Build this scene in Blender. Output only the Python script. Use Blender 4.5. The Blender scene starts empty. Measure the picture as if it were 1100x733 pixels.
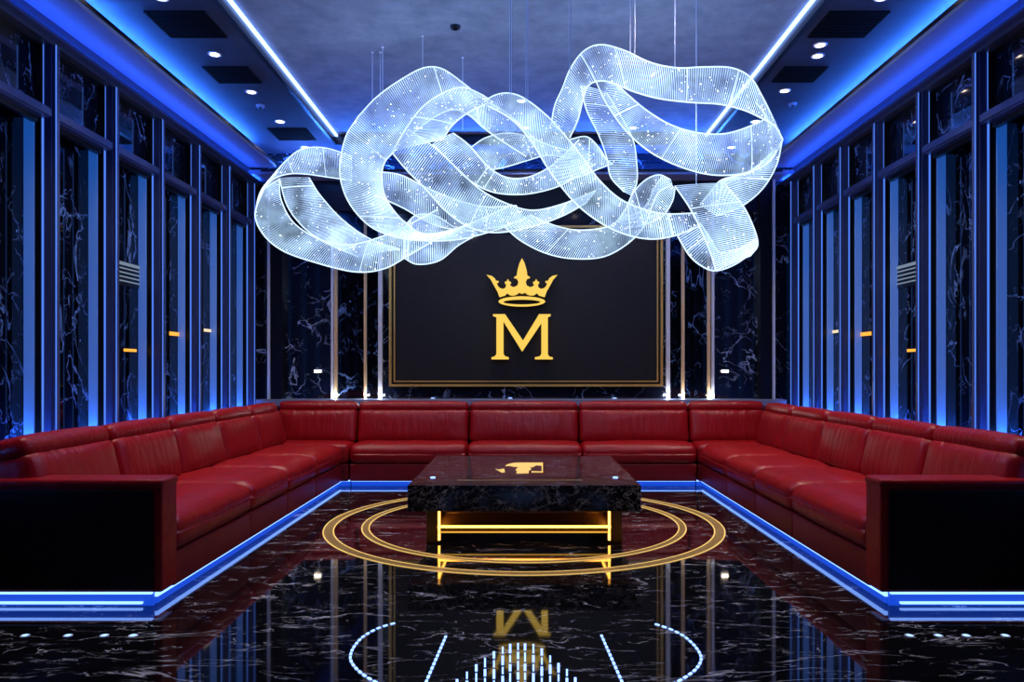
import bpy, math, random
from mathutils import Vector, Matrix, noise as mnoise
random.seed(7)
C = bpy.context.scene
COL = C.collection
PI = math.pi
F = 800.0            # focal length in pixels of a 1100 x 733 frame
CX, CY, EYE = 560.0, 397.0, 1.2

def at(px, py, Y):
    return Vector(((px-CX)*Y/F, Y, EYE-(py-CY)*Y/F))
def atz(px, py, z=0.0):
    Y = (EYE-z)*F/(py-CY)
    return Vector(((px-CX)*Y/F, Y, z))

# ------------------------------------------------------------------ materials
def new_mat(name):
    m = bpy.data.materials.new(name); m.use_nodes = True
    nt = m.node_tree
    return m, nt, nt.nodes['Principled BSDF']
def pbr(name, col, rough=.5, metal=0., spec=.5, ior=1.5, coat=0.):
    m, nt, b = new_mat(name)
    b.inputs['Base Color'].default_value = (*col, 1)
    b.inputs['Roughness'].default_value = rough
    b.inputs['Metallic'].default_value = metal
    b.inputs['Specular IOR Level'].default_value = spec
    b.inputs['IOR'].default_value = ior
    b.inputs['Coat Weight'].default_value = coat
    return m
def emis(name, col, s, sampling=None):
    m, nt, b = new_mat(name)
    b.inputs['Base Color'].default_value = (0.02, 0.02, 0.02, 1)
    b.inputs['Emission Color'].default_value = (*col, 1)
    b.inputs['Emission Strength'].default_value = s
    if sampling: m.cycles.emission_sampling = sampling
    return m
def N(nt, t, **kw):
    n = nt.nodes.new(t)
    for k, v in kw.items(): setattr(n, k, v)
    return n
def math_n(nt, op, a, b=None, clamp=False):
    n = N(nt, 'ShaderNodeMath', operation=op); n.use_clamp = clamp
    for i, v in enumerate((a, b)):
        if v is None: continue
        if isinstance(v, (int, float)): n.inputs[i].default_value = v
        else: nt.links.new(v, n.inputs[i])
    return n.outputs[0]
def vein(nt, vec, scale, width, dist, mask_scale, lo, hi, detail=6):
    """thin ridges where a warped noise crosses one half, broken up by a second noise"""
    n = N(nt, 'ShaderNodeTexNoise'); n.inputs['Scale'].default_value = scale
    n.inputs['Detail'].default_value = detail; n.inputs['Distortion'].default_value = dist
    nt.links.new(vec, n.inputs['Vector'])
    a = math_n(nt, 'ABSOLUTE', math_n(nt, 'SUBTRACT', n.outputs['Fac'], .5))
    r = N(nt, 'ShaderNodeMapRange'); r.inputs['From Min'].default_value = 0; r.inputs['From Max'].default_value = width
    r.inputs['To Min'].default_value = 1; r.inputs['To Max'].default_value = 0
    nt.links.new(a, r.inputs['Value'])
    k = N(nt, 'ShaderNodeTexNoise'); k.inputs['Scale'].default_value = mask_scale; k.inputs['Detail'].default_value = 3
    nt.links.new(vec, k.inputs['Vector'])
    q = N(nt, 'ShaderNodeMapRange'); q.inputs['From Min'].default_value = lo; q.inputs['From Max'].default_value = hi
    nt.links.new(k.outputs['Fac'], q.inputs['Value'])
    return math_n(nt, 'MULTIPLY', r.outputs[0], q.outputs[0], True)
def marble(name, base, veincol, stretch=(1, 1, 1), scale=1.0, rough=.06, ior=1.6, dens=.5, fine=.5, specks=0., bumpy=0.):
    m, nt, b = new_mat(name)
    tc = N(nt, 'ShaderNodeTexCoord'); mp = N(nt, 'ShaderNodeMapping')
    mp.inputs['Scale'].default_value = tuple(s*scale for s in stretch)
    nt.links.new(tc.outputs['Object'], mp.inputs['Vector'])
    v = mp.outputs['Vector']
    f1 = vein(nt, v, 1.1, .010, 1.2, 2.2, dens, dens+.12)
    f2 = vein(nt, v, 2.9, .012, .8, 3.1, dens+.02, dens+.14)
    f3 = vein(nt, v, 6.5, .018, .6, 4.3, dens+.05, dens+.2)
    s = math_n(nt, 'ADD', f1, math_n(nt, 'MULTIPLY', f2, .8))
    s = math_n(nt, 'ADD', s, math_n(nt, 'MULTIPLY', f3, fine), True)
    if specks:
        vo = N(nt, 'ShaderNodeTexVoronoi'); vo.inputs['Scale'].default_value = 4
        nt.links.new(v, vo.inputs['Vector'])
        sp = math_n(nt, 'LESS_THAN', vo.outputs['Distance'], specks)
        s = math_n(nt, 'ADD', s, math_n(nt, 'MULTIPLY', sp, .8), True)
    cl = N(nt, 'ShaderNodeTexNoise'); cl.inputs['Scale'].default_value = 3; cl.inputs['Detail'].default_value = 8
    nt.links.new(v, cl.inputs['Vector'])
    mx0 = N(nt, 'ShaderNodeMix', data_type='RGBA'); mx0.inputs['A'].default_value = (*base, 1)
    mx0.inputs['B'].default_value = (*[c*1.8 for c in base], 1)
    nt.links.new(cl.outputs['Fac'], mx0.inputs['Factor'])
    mx = N(nt, 'ShaderNodeMix', data_type='RGBA'); mx.inputs['B'].default_value = (*veincol, 1)
    nt.links.new(mx0.outputs['Result'], mx.inputs['A']); nt.links.new(s, mx.inputs['Factor'])
    nt.links.new(mx.outputs['Result'], b.inputs['Base Color'])
    b.inputs['Roughness'].default_value = rough; b.inputs['IOR'].default_value = ior
    return m
def leather(name, col, axis_scale=(1, 1, 1), rough=.36, strength=.35):
    m, nt, b = new_mat(name)
    tc = N(nt, 'ShaderNodeTexCoord'); mp = N(nt, 'ShaderNodeMapping')
    mp.inputs['Scale'].default_value = axis_scale
    nt.links.new(tc.outputs['Object'], mp.inputs['Vector'])
    n = N(nt, 'ShaderNodeTexNoise'); n.inputs['Scale'].default_value = 5; n.inputs['Detail'].default_value = 6; n.inputs['Distortion'].default_value = .6
    nt.links.new(mp.outputs['Vector'], n.inputs['Vector'])
    g = N(nt, 'ShaderNodeTexVoronoi'); g.inputs['Scale'].default_value = 240
    nt.links.new(tc.outputs['Object'], g.inputs['Vector'])
    b1 = N(nt, 'ShaderNodeBump'); b1.inputs['Strength'].default_value = strength; b1.inputs['Distance'].default_value = .02
    nt.links.new(n.outputs['Fac'], b1.inputs['Height'])
    b2 = N(nt, 'ShaderNodeBump'); b2.inputs['Strength'].default_value = .12; b2.inputs['Distance'].default_value = .001
    nt.links.new(g.outputs['Distance'], b2.inputs['Height']); nt.links.new(b1.outputs['Normal'], b2.inputs['Normal'])
    nt.links.new(b2.outputs['Normal'], b.inputs['Normal'])
    mx = N(nt, 'ShaderNodeMix', data_type='RGBA'); mx.inputs['A'].default_value = (*[c*.72 for c in col], 1); mx.inputs['B'].default_value = (*[min(1, c*1.25) for c in col], 1)
    nt.links.new(n.outputs['Fac'], mx.inputs['Factor']); nt.links.new(mx.outputs['Result'], b.inputs['Base Color'])
    b.inputs['Roughness'].default_value = rough; b.inputs['Specular IOR Level'].default_value = .38
    return m
def mottled(name, c1, c2, scale=4, rough=.8, stretch=(1, 1, 1), spec=.3, metal=0, bump=0.):
    m, nt, b = new_mat(name)
    tc = N(nt, 'ShaderNodeTexCoord'); mp = N(nt, 'ShaderNodeMapping'); mp.inputs['Scale'].default_value = stretch
    nt.links.new(tc.outputs['Object'], mp.inputs['Vector'])
    n = N(nt, 'ShaderNodeTexNoise'); n.inputs['Scale'].default_value = scale; n.inputs['Detail'].default_value = 10; n.inputs['Roughness'].default_value = .65
    nt.links.new(mp.outputs['Vector'], n.inputs['Vector'])
    mr = N(nt, 'ShaderNodeMapRange'); mr.inputs['From Min'].default_value = .35; mr.inputs['From Max'].default_value = .65
    nt.links.new(n.outputs['Fac'], mr.inputs['Value'])
    mx = N(nt, 'ShaderNodeMix', data_type='RGBA'); mx.inputs['A'].default_value = (*c1, 1); mx.inputs['B'].default_value = (*c2, 1)
    nt.links.new(mr.outputs[0], mx.inputs['Factor']); nt.links.new(mx.outputs['Result'], b.inputs['Base Color'])
    b.inputs['Roughness'].default_value = rough; b.inputs['Specular IOR Level'].default_value = spec; b.inputs['Metallic'].default_value = metal
    if bump:
        bn = N(nt, 'ShaderNodeBump'); bn.inputs['Strength'].default_value = bump; bn.inputs['Distance'].default_value = .01
        nt.links.new(n.outputs['Fac'], bn.inputs['Height']); nt.links.new(bn.outputs['Normal'], b.inputs['Normal'])
    return m

M = {}
M['floor'] = marble('black_marble_floor', (.0035, .0035, .005), (.72, .70, .76), stretch=(.7, 1.9, 1), scale=1.6, rough=.04, ior=1.95, dens=.50, fine=.85)
M['table_marble'] = marble('black_marble_table', (.006, .005, .006), (.36, .33, .35), stretch=(1, 2.4, 1.5), scale=2.6, rough=.12, ior=1.5, dens=.36, fine=1.0)
M['wall_marble'] = marble('veined_wall_marble', (.004, .006, .014), (.50, .60, .85), stretch=(1, 1, 1), scale=1.15, rough=.08, ior=1.6, dens=.47, fine=.45, specks=.04)
M['glass'] = marble('smoked_glass_over_marble', (.001, .0015, .003), (.16, .28, .6), stretch=(1, 1, .8), scale=1.3, rough=.03, ior=1.42, dens=.47, fine=.6, specks=.05)  # pale specks paint city lights into this and the upper glass
M['glass_upper'] = marble('glossy_glass_over_marble', (.002, .004, .010), (.25, .4, .8), stretch=(1, 1, .8), scale=1.8, rough=.05, ior=2.1, dens=.46, fine=.8, specks=.05)
M['frame'] = mottled('blue_steel_frame', (.055, .075, .19), (.08, .105, .25), 30, .3, (8, 8, .3), .5, .2)
M['fin'] = mottled('pale_steel_reveal', (.34, .38, .46), (.4, .44, .52), 20, .45, (8, 8, .3), .5, .35)
M['gasket'] = pbr('black_gasket', (.004, .004, .006), .35)
M['cove'] = pbr('satin_blue_grey_paint', (.24, .28, .45), .5)
M['soffit'] = mottled('dark_navy_plaster', (.028, .033, .062), (.036, .042, .075), 5, .75)
M['ceil'] = mottled('blue_grey_plaster', (.20, .235, .31), (.30, .34, .43), 5, .85, (1, 1, 1), .2)
M['black'] = pbr('black_lacquer', (.006, .006, .009), .3)
M['vent'] = pbr('matte_black_grille', (.002, .002, .003), .9, 0, .1)
M['vent_slat'] = pbr('dark_grille_slat', (.003, .003, .004), .9, 0, .1)
M['panel'] = mottled('black_textured_wall_panel', (.005, .005, .0065), (.016, .015, .018), 60, .62, (1, 1, 1), .4, 0, .3)
M['silver'] = mottled('brushed_steel_trim', (.85, .87, .95), (.95, .96, 1), 40, .28, (6, 6, .2), .5, .15)
M['brass'] = mottled('brushed_brass_trim', (.95, .60, .30), (1, .72, .40), 40, .3, (6, 6, .2), .5, .15)
M['gold'] = pbr('polished_gold', (.85, .52, .14), .3, .35)
M['gold_inlay'] = mottled('gold_floor_inlay', (.80, .50, .12), (.92, .62, .20), 30, .4, (1, 1, 1), .5, .15)
M['rim'] = emis('glowing_gold_rim', (1.0, .64, .16), .62)  # glow given to plain gold so ring edges and table emblem look lit
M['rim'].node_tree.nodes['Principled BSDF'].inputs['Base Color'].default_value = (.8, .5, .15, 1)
M['ring_core'] = mottled('brushed_gold_band', (.42, .25, .07), (.55, .34, .10), 30, .4, (1, 1, 1), .5, .3)
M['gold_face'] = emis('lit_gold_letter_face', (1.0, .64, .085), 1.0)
M['gold_side'] = pbr('dark_gold_return', (.25, .13, .02), .3, 1)
M['halo'] = emis('warm_halo_lamp', (1.0, .5, .1), 6)
M['leather'] = leather('dark_red_leather', (.36, .005, .009), (1.5, 1.5, 1.5), .34, .5)
M['leather_v'] = leather('dark_red_leather_gathered', (.36, .005, .009), (3.2, 3.2, .7), .34, .6)
M['leather_base'] = leather('deep_red_leather_base', (.24, .006, .010), (1, 1, 1), .42, .12)
M['bronze'] = pbr('bronze_leg', (.22, .12, .05), .35, .9)
M['led'] = emis('blue_led', (.18, .36, 1.0), 3.0)
M['led_blue'] = emis('deep_blue_led', (.03, .19, 1.0), 24)
M['reveal'] = emis('self_lit_blue_reveal', (.02, .19, .90), .34)  # blue light put into the fin as its own glow; no lamp behind
M['added_fin_lamp'] = emis('added_blue_fin_lamp', (.02, .17, 1.0), 170)  # unseen lamp added to brighten the foot of each fin
M['frieze'] = pbr('dark_blue_frieze', (.045, .055, .11), .35)
M['reveal'].node_tree.nodes['Principled BSDF'].inputs['Base Color'].default_value = (.3, .34, .45, 1)
M['bead_led'] = emis('blue_edge_light', (.09, .25, 1.0), 1.0)
M['channel'] = emis('self_lit_blue_channel', (.01, .09, .9), .75)  # plinth face given its own glow for the strip's blue wash
M['led_cove'] = emis('blue_cove_led', (.035, .19, 1.0), 230)
M['led_head'] = emis('deep_blue_head_led', (.015, .12, 1.0), 26)
M['led_strip'] = emis('cool_ceiling_led', (.22, .38, 1.0), 4.5)
M['led_amber'] = emis('amber_led', (1.0, .42, .06), 7)
M['led_amber_dim'] = emis('dim_amber_led', (1.0, .5, .06), .9)
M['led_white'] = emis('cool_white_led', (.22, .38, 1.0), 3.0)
M['glint_amber'] = emis('amber_glass_glint', (1.0, .42, .03), 1.3)
M['glint_white'] = emis('warm_white_glass_glint', (1.0, .78, .5), 1.0)
M['panel_glow'] = emis('soft_white_glow', (.45, .6, .8), .38)
M['lamp'] = emis('warm_downlight_lens', (1.0, .82, .62), 14)
M['fibre'] = emis('glowing_fibre', (.45, .65, 1.0), 1.2, 'NONE')
def vary(m, lo, hi, scale):
    nt = m.node_tree; tc = N(nt, 'ShaderNodeTexCoord'); n = N(nt, 'ShaderNodeTexNoise'); n.inputs['Scale'].default_value = scale; n.inputs['Detail'].default_value = 4
    nt.links.new(tc.outputs['Object'], n.inputs['Vector'])
    mr = N(nt, 'ShaderNodeMapRange'); mr.inputs['From Min'].default_value = .38; mr.inputs['From Max'].default_value = .66; mr.inputs['To Min'].default_value = lo; mr.inputs['To Max'].default_value = hi
    nt.links.new(n.outputs['Fac'], mr.inputs['Value']); nt.links.new(mr.outputs[0], nt.nodes['Principled BSDF'].inputs['Emission Strength'])
vary(M['fibre'], .55, 3.0, 3.0)
M['cord'] = emis('bright_edge_cord', (.56, .75, 1.0), 1.6, 'NONE')
M['spark'] = emis('led_sparkle', (.8, .9, 1.0), 5.0, 'NONE')
M['wire'] = pbr('steel_hanging_wire', (.9, .92, 1), .4, .1)
def film_mat():
    m, nt, b = new_mat('translucent_fibre_mesh')
    tc = N(nt, 'ShaderNodeTexCoord')
    n = N(nt, 'ShaderNodeTexNoise'); n.inputs['Scale'].default_value = 5.5; n.inputs['Detail'].default_value = 5
    nt.links.new(tc.outputs['Object'], n.inputs['Vector'])
    mr = N(nt, 'ShaderNodeMapRange'); mr.inputs['From Min'].default_value = .38; mr.inputs['From Max'].default_value = .72
    mr.inputs['To Min'].default_value = .08; mr.inputs['To Max'].default_value = .75
    nt.links.new(n.outputs['Fac'], mr.inputs['Value'])
    n2 = N(nt, 'ShaderNodeTexNoise'); n2.inputs['Scale'].default_value = 2.3
    nt.links.new(tc.outputs['Object'], n2.inputs['Vector'])
    cr = N(nt, 'ShaderNodeValToRGB'); e = cr.color_ramp.elements
    e[0].position = .35; e[0].color = (.26, .43, 1, 1); e[1].position = .66; e[1].color = (.50, .78, 1, 1)
    nt.links.new(n2.outputs['Fac'], cr.inputs['Fac'])
    em = N(nt, 'ShaderNodeEmission'); em.inputs['Strength'].default_value = 1.0
    nt.links.new(cr.outputs['Color'], em.inputs['Color'])
    tr = N(nt, 'ShaderNodeBsdfTransparent'); mx = N(nt, 'ShaderNodeMixShader')
    nt.links.new(mr.outputs[0], mx.inputs[0]); nt.links.new(tr.outputs[0], mx.inputs[1]); nt.links.new(em.outputs[0], mx.inputs[2])
    nt.links.new(mx.outputs[0], nt.nodes['Material Output'].inputs['Surface'])
    m.cycles.emission_sampling = 'NONE'
    return m
M['film'] = film_mat()

# ------------------------------------------------------------------ mesh helpers
class MB:
    def __init__(s): s.v = []; s.f = []
    def add(s, vs, fs):
        o = len(s.v); s.v += [tuple(v) for v in vs]; s.f += [tuple(i+o for i in f) for f in fs]; return s
    def box(s, x0, x1, y0, y1, z0, z1):
        x0, x1 = sorted((x0, x1)); y0, y1 = sorted((y0, y1)); z0, z1 = sorted((z0, z1))
        v = [(x, y, z) for z in (z0, z1) for y in (y0, y1) for x in (x0, x1)]
        return s.add(v, [(0, 2, 3, 1), (4, 5, 7, 6), (0, 1, 5, 4), (2, 6, 7, 3), (0, 4, 6, 2), (1, 3, 7, 5)])
    def prism(s, pts, axis, a, b):
        """outline pts extruded along an axis from a to b"""
        n = len(pts)
        def mk(p, t): return {'x': (t, p[0], p[1]), 'y': (p[0], t, p[1]), 'z': (p[0], p[1], t)}[axis]
        v = [mk(p, a) for p in pts]+[mk(p, b) for p in pts]
        f = [tuple(range(n))[::-1], tuple(range(n, 2*n))]+[(i, (i+1) % n, (i+1) % n+n, i+n) for i in range(n)]
        return s.add(v, f)
    def tube(s, pts, r, n=6, closed=False):
        pts = [Vector(p) for p in pts]; m = len(pts); vs = []
        for i, p in enumerate(pts):
            a = pts[i-1] if (i > 0 or closed) else p; b = pts[(i+1) % m] if (i < m-1 or closed) else p
            t = (b-a); t = t.normalized() if t.length > 1e-9 else Vector((0, 0, 1))
            u = t.cross(Vector((0, 0, 1)))
            if u.length < .05: u = t.cross(Vector((0, 1, 0)))
            u.normalize(); w = t.cross(u)
            rr = r[i] if isinstance(r, (list, tuple)) else r
            vs += [p+(u*math.cos(2*PI*k/n)+w*math.sin(2*PI*k/n))*rr for k in range(n)]
        fs = [(i*n+k, i*n+(k+1) % n, ((i+1) % m)*n+(k+1) % n, ((i+1) % m)*n+k) for i in range(m if closed else m-1) for k in range(n)]
        if not closed: fs += [tuple(range(n))[::-1], tuple(range((m-1)*n, m*n))]
        return s.add(vs, fs)
    def cyl(s, c, r, z0, z1, n=24, r1=None):
        r1 = r if r1 is None else r1
        v = [(c[0]+r*math.cos(2*PI*k/n), c[1]+r*math.sin(2*PI*k/n), z0) for k in range(n)]+[(c[0]+r1*math.cos(2*PI*k/n), c[1]+r1*math.sin(2*PI*k/n), z1) for k in range(n)]
        return s.add(v, [tuple(range(n))[::-1], tuple(range(n, 2*n))]+[(k, (k+1) % n, n+(k+1) % n, n+k) for k in range(n)])
    def ring(s, c, ri, ro, z0, z1, n=96):
        vs = []
        for k in range(n):
            a = 2*PI*k/n; ca, sa = math.cos(a), math.sin(a)
            vs += [(c[0]+ri*ca, c[1]+ri*sa, z0), (c[0]+ro*ca, c[1]+ro*sa, z0), (c[0]+ro*ca, c[1]+ro*sa, z1), (c[0]+ri*ca, c[1]+ri*sa, z1)]
        fs = []
        for k in range(n):
            a = k*4; b = ((k+1) % n)*4
            fs += [(a+j, a+(j+1) % 4, b+(j+1) % 4, b+j) for j in range(4)]
        return s.add(vs, fs)
    def build(s, name, mat, parent=None, smooth=False, bevel=0., origin=None):
        me = bpy.data.meshes.new(name)
        vs = s.v
        if origin is not None: vs = [(v[0]-origin[0], v[1]-origin[1], v[2]-origin[2]) for v in vs]
        me.from_pydata(vs, [], s.f); me.materials.append(mat); me.validate()
        import bmesh
        bm = bmesh.new(); bm.from_mesh(me); bmesh.ops.recalc_face_normals(bm, faces=bm.faces)
        if bevel: bmesh.ops.bevel(bm, geom=list(bm.edges), offset=bevel, segments=2, affect='EDGES', profile=.5)
        bm.to_mesh(me); bm.free()
        if smooth: me.polygons.foreach_set('use_smooth', [True]*len(me.polygons))
        o = bpy.data.objects.new(name, me); COL.objects.link(o)
        if origin is not None: o.location = origin
        if parent: o.parent = parent; o.matrix_parent_inverse = Matrix.Translation(-Vector(parent['_o']) if '_o' in parent else (0, 0, 0))
        return o
def tag(o, label=None, cat=None, group=None, kind=None):
    if label: o['label'] = label
    if cat: o['category'] = cat
    if group: o['group'] = group
    if kind: o['kind'] = kind
    return o
def empty(name, loc=(0, 0, 0), **kw):
    o = bpy.data.objects.new(name, None); COL.objects.link(o); o.location = loc; o['_o'] = tuple(loc)
    return tag(o, **kw)
def struct(o): return tag(o, kind='structure')

def rbox(size, r, puff=(0, 0, 0), res=(10, 10, 6), fn=None, mat=None):
    """soft cushion: rounded box centred on 0, cheeks pushed out by puff; fn(p) may add creases"""
    hx, hy, hz = [a/2 for a in size]; hs = (hx, hy, hz)
    def coords(h, n):
        e = [-h, -h+.25*r, -h+.55*r, -h+r]
        mid = [(-h+r)+(2*h-2*r)*i/n for i in range(1, n)]
        return e+mid+[-x for x in e[::-1]]
    cs = [coords(hs[i], res[i]) for i in range(3)]; L = [len(c)-1 for c in cs]
    idx = {}; vs = []; fs = []
    def vert(i, j, k):
        if (i, j, k) in idx: return idx[(i, j, k)]
        p = Vector((cs[0][i], cs[1][j], cs[2][k]))
        q = Vector([max(-hs[a]+r, min(hs[a]-r, p[a])) for a in range(3)])
        d = p-q
        p = q+d.normalized()*r if d.length > 1e-9 else p
        u = [min(1, abs(p[a])/hs[a]) for a in range(3)]
        for a in range(3):
            b, c = (a+1) % 3, (a+2) % 3
            w = (1-u[b]**4)*(1-u[c]**4)*(p[a]/hs[a])
            p[a] += puff[a]*w
        if fn: p = fn(p)
        idx[(i, j, k)] = len(vs); vs.append(p); return idx[(i, j, k)]
    for a in range(3):
        b, c = (a+1) % 3, (a+2) % 3
        for side in (0, L[a]):
            for m in range(L[b]):
                for n in range(L[c]):
                    q = []
                    for dm, dn in ((0, 0), (1, 0), (1, 1), (0, 1)):
                        t = [0, 0, 0]; t[a] = side; t[b] = m+dm; t[c] = n+dn; q.append(vert(*t))
                    fs.append(q)
    return vs, fs
def soft(name, size, r, mat, matrix, parent, puff=(0, 0, 0), res=(10, 10, 6), fn=None):
    vs, fs = rbox(size, r, puff, res, fn)
    mb = MB(); mb.add(vs, fs)
    o = mb.build(name, mat, None, smooth=True)
    po = Vector(parent['_o'])
    o.parent = parent; o.matrix_parent_inverse = Matrix.Identity(4)
    o.matrix_basis = Matrix.Translation(-po) @ matrix
    return o

# ------------------------------------------------------------------ the room shell
WX = 3.20        # plane of the dark glass
YB = 8.62        # back wall
Z1, Z2 = 3.70, 3.80
CXI = .0
struct(MB().box(-3.6, 3.6, -3, 9.4, -.1, 0).build('floor', M['floor']))
# lower ceiling ring (three slabs in one mesh) and the raised middle
RX = 2.06; RY1 = 8.24
cm = MB().box(-3.6, -RX, -3, 9.4, Z1, Z1+.05).box(RX, 3.6, -3, 9.4, Z1, Z1+.05).box(-RX, RX, RY1, 9.4, Z1, Z1+.05)
ceiling = struct(cm.build('ceiling', M['soffit']))
tray = MB().box(-RX-.05, RX+.05, -3, RY1+.05, Z2, Z2+.05)
struct(tray.build('ceiling_raised', M['ceil']))
tr = MB().box(-RX-.02, -RX+.012, -3, RY1, Z1-.012, Z2+.02).box(RX-.012, RX+.02, -3, RY1, Z1-.012, Z2+.02).box(-RX, RX, RY1-.01, RY1+.02, Z1-.012, Z2+.02)
struct(tr.build('trim_1', M['black']))
# walls
struct(MB().box(-3.6, -3.3, -3, 9.4, 0, 3.75).build('wall_left', M['black']))
struct(MB().box(3.3, 3.6, -3, 9.4, 0, 3.75).build('wall_right', M['black']))
struct(MB().box(-3.6, 3.6, -3.3, -3, 0, 3.85).build('wall_rear', M['black']))
wb = MB().box(-3.6, 3.6, YB, 9.4, 0, 3.75)
struct(wb.build('wall_back', M['wall_marble']))

# cove shelves: a lip and a floor, LED lying on top out of sight
k = 2
for s in (-1, 1):
    mb = MB().prism([(s*2.73, 3.45), (s*3.3, 3.45), (s*3.3, 3.47), (s*2.75, 3.47), (s*2.75, 3.50), (s*2.73, 3.50)], 'y', -3, 8.30)
    struct(mb.build('trim_%d' % k, M['cove'])); k += 1
    mb = MB().box(s*2.722, s*2.73, -3, 8.30, 3.478, 3.506)
    struct(mb.build('trim_%d' % k, M['black'])); k += 1
    # frieze above the windows, with two stepped mouldings
    mb = MB().box(s*3.06, s*3.3, -3, YB, 3.31, 3.45).box(s*3.03, s*3.06, -3, YB, 3.40, 3.45).box(s*3.04, s*3.06, -3, YB, 3.31, 3.335)
    struct(mb.build('trim_%d' % k, M['frieze'])); k += 1
    struct(MB().box(s*2.985, s*3.05, -3, YB, 3.335, 3.345).box(s*2.982, s*2.988, -3, YB, 3.345, 3.352).build('trim_%d' % k, M['frame'])); k += 1
    tag(MB().box(s*2.994, s*3.008, 2.4, 8.55, 3.346, 3.358).build('led_strip', M['led_head']), 'blue led strip in the ledge right above the %s window posts' % ('left' if s < 0 else 'right'), 'led strip')
mb = MB().prism([(8.28, 3.37), (YB, 3.37), (YB, 3.39), (8.30, 3.39), (8.30, 3.42), (8.28, 3.42)], 'x', -3.04, 3.04)
struct(mb.build('trim_%d' % k, M['cove'])); k += 1
struct(MB().box(-2.9, 2.9, 8.272, 8.28, 3.398, 3.426).build('trim_%d' % k, M['black'])); k += 1

def strip(mb, label, mat='led', cat='led strip', group=None, name='led_strip'):
    return tag(mb.build(name, M[mat]), label, cat, group)
for s in (-1, 1):
    struct(MB().box(s*2.96, s*3.0, -3, 8.27, 3.47, 3.61).build('trim_%d' % k, M['black'])); k += 1
strip(MB().box(-2.995, -2.965, -3, 8.2, 3.61, 3.62), 'blue led strip lying on the cove shelf above the left windows', 'led_cove')
strip(MB().box(2.965, 2.995, -3, 8.2, 3.61, 3.62), 'blue led strip lying on the cove shelf above the right windows', 'led_cove')
strip(MB().box(-2.7, 2.7, 8.46, 8.485, 3.39, 3.405), 'blue led strip lying on the cove shelf above the back wall', 'led_cove')
strip(MB().box(-RX+.012, -RX+.035, -3, RY1-.02, Z2-.03, Z2-.008), 'cool white led line running along the left edge of the raised ceiling', 'led_strip')
strip(MB().box(RX-.035, RX-.012, -3, RY1-.02, Z2-.03, Z2-.008), 'cool white led line running along the right edge of the raised ceiling', 'led_strip')

# ------------------------------------------------------------------ windows
Zt0, Zt1 = 2.83, 2.90
SILL = .70
wl = [3.42+.72*i for i in range(8)]
wr = [3.54, 4.26, 4.98, 5.69, 6.40, 7.08, 7.72, 8.37]
wl = [3.42, 4.14, 4.86, 5.58, 6.30, 7.02, 7.74, 8.46]
n = 1
for s, ys in ((-1, wl), (1, wr)):
    side = 'left' if s < 0 else 'right'
    for i in range(len(ys)):
        y = ys[i]; y0 = ys[i-1] if i else y-.72
        w = empty('window_%d' % n, (s*3.06, y, SILL), kind='structure'); n += 1
        # the post: a deep body with a raised nose and a pale edge bead
        MB().box(s*3.05, s*3.11, y-.028, y+.028, SILL, 3.31).build('mullion', M['frame'], w)
        MB().box(s*3.02, s*3.05, y-.016, y+.016, SILL, 3.31).build('mullion_nose', M['frame'], w, bevel=.003)
        MB().box(s*3.098, s*3.108, y-.034, y-.0285, SILL, 3.31).box(s*3.021, s*3.027, y-.021, y-.0165, SILL, 3.31).build('edge_light', M['bead_led'], w)
        MB().box(s*3.155, s*3.215, y-.16, y-.12, SILL, SILL+.01).build('added_fin_lamp', M['added_fin_lamp'], w)
        MB().box(s*3.11, s*3.15, y-.04, y+.03, SILL, 3.31).build('gasket', M['gasket'], w)
        if i: 
            MB().box(s*3.15, s*3.215, y-.05, y-.036, SILL, Zt0).build('reveal_fin', M['reveal'], w)
            MB().box(s*3.06, s*3.12, y0+.028, y-.028, Zt0, Zt1).box(s*3.045, s*3.06, y0+.028, y-.028, Zt0+.012, Zt1-.012).build('transom', M['frame'], w)
            MB().box(s*3.12, s*3.16, y0+.03, y-.028, Zt0-.03, Zt1+.03).build('transom_gasket', M['gasket'], w)
            MB().box(s*3.22, s*3.24, y0+.01, y-.03, SILL, Zt0+.02).build('lower_pane', M['glass'], w)
            MB().box(s*3.15, s*3.165, y0+.03, y-.03, Zt1, 3.31).build('upper_pane', M['glass_upper'], w)
            f = MB().box(s*3.10, s*3.15, y0+.03, y0+.042, Zt1, 3.31).box(s*3.10, s*3.15, y-.042, y-.03, Zt1, 3.31).box(s*3.10, s*3.15, y0+.03, y-.03, 3.295, 3.31)
            f.build('pane_bead', M['gasket'], w)
    struct(MB().box(s*2.985, s*3.3, 2.6, YB, SILL-.08, SILL).build('trim_%d' % k, M['frame'])); k += 1
    strip(MB().box(s*2.99, s*3.004, 2.7, 8.5, SILL, SILL+.010), 'blue led strip on the %s window sill hidden behind the sofa' % side, 'led_blue')
    # plain marble wall ahead of the first window, towards and behind the camera
    struct(MB().box(s*3.15, s*3.3, -3, ys[0]-.72, 0, 3.31).build('trim_%d' % k, M['wall_marble'])); k += 1
    # dark corner post at the back
    struct(MB().box(s*2.73, s*2.86, 8.50, YB, .7, 3.37).build('trim_%d' % k, M['black'])); k += 1
    struct(MB().box(s*2.87, s*2.90, 8.50, YB, .7, 3.37).build('trim_%d' % k, M['silver'])); k += 1

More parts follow.
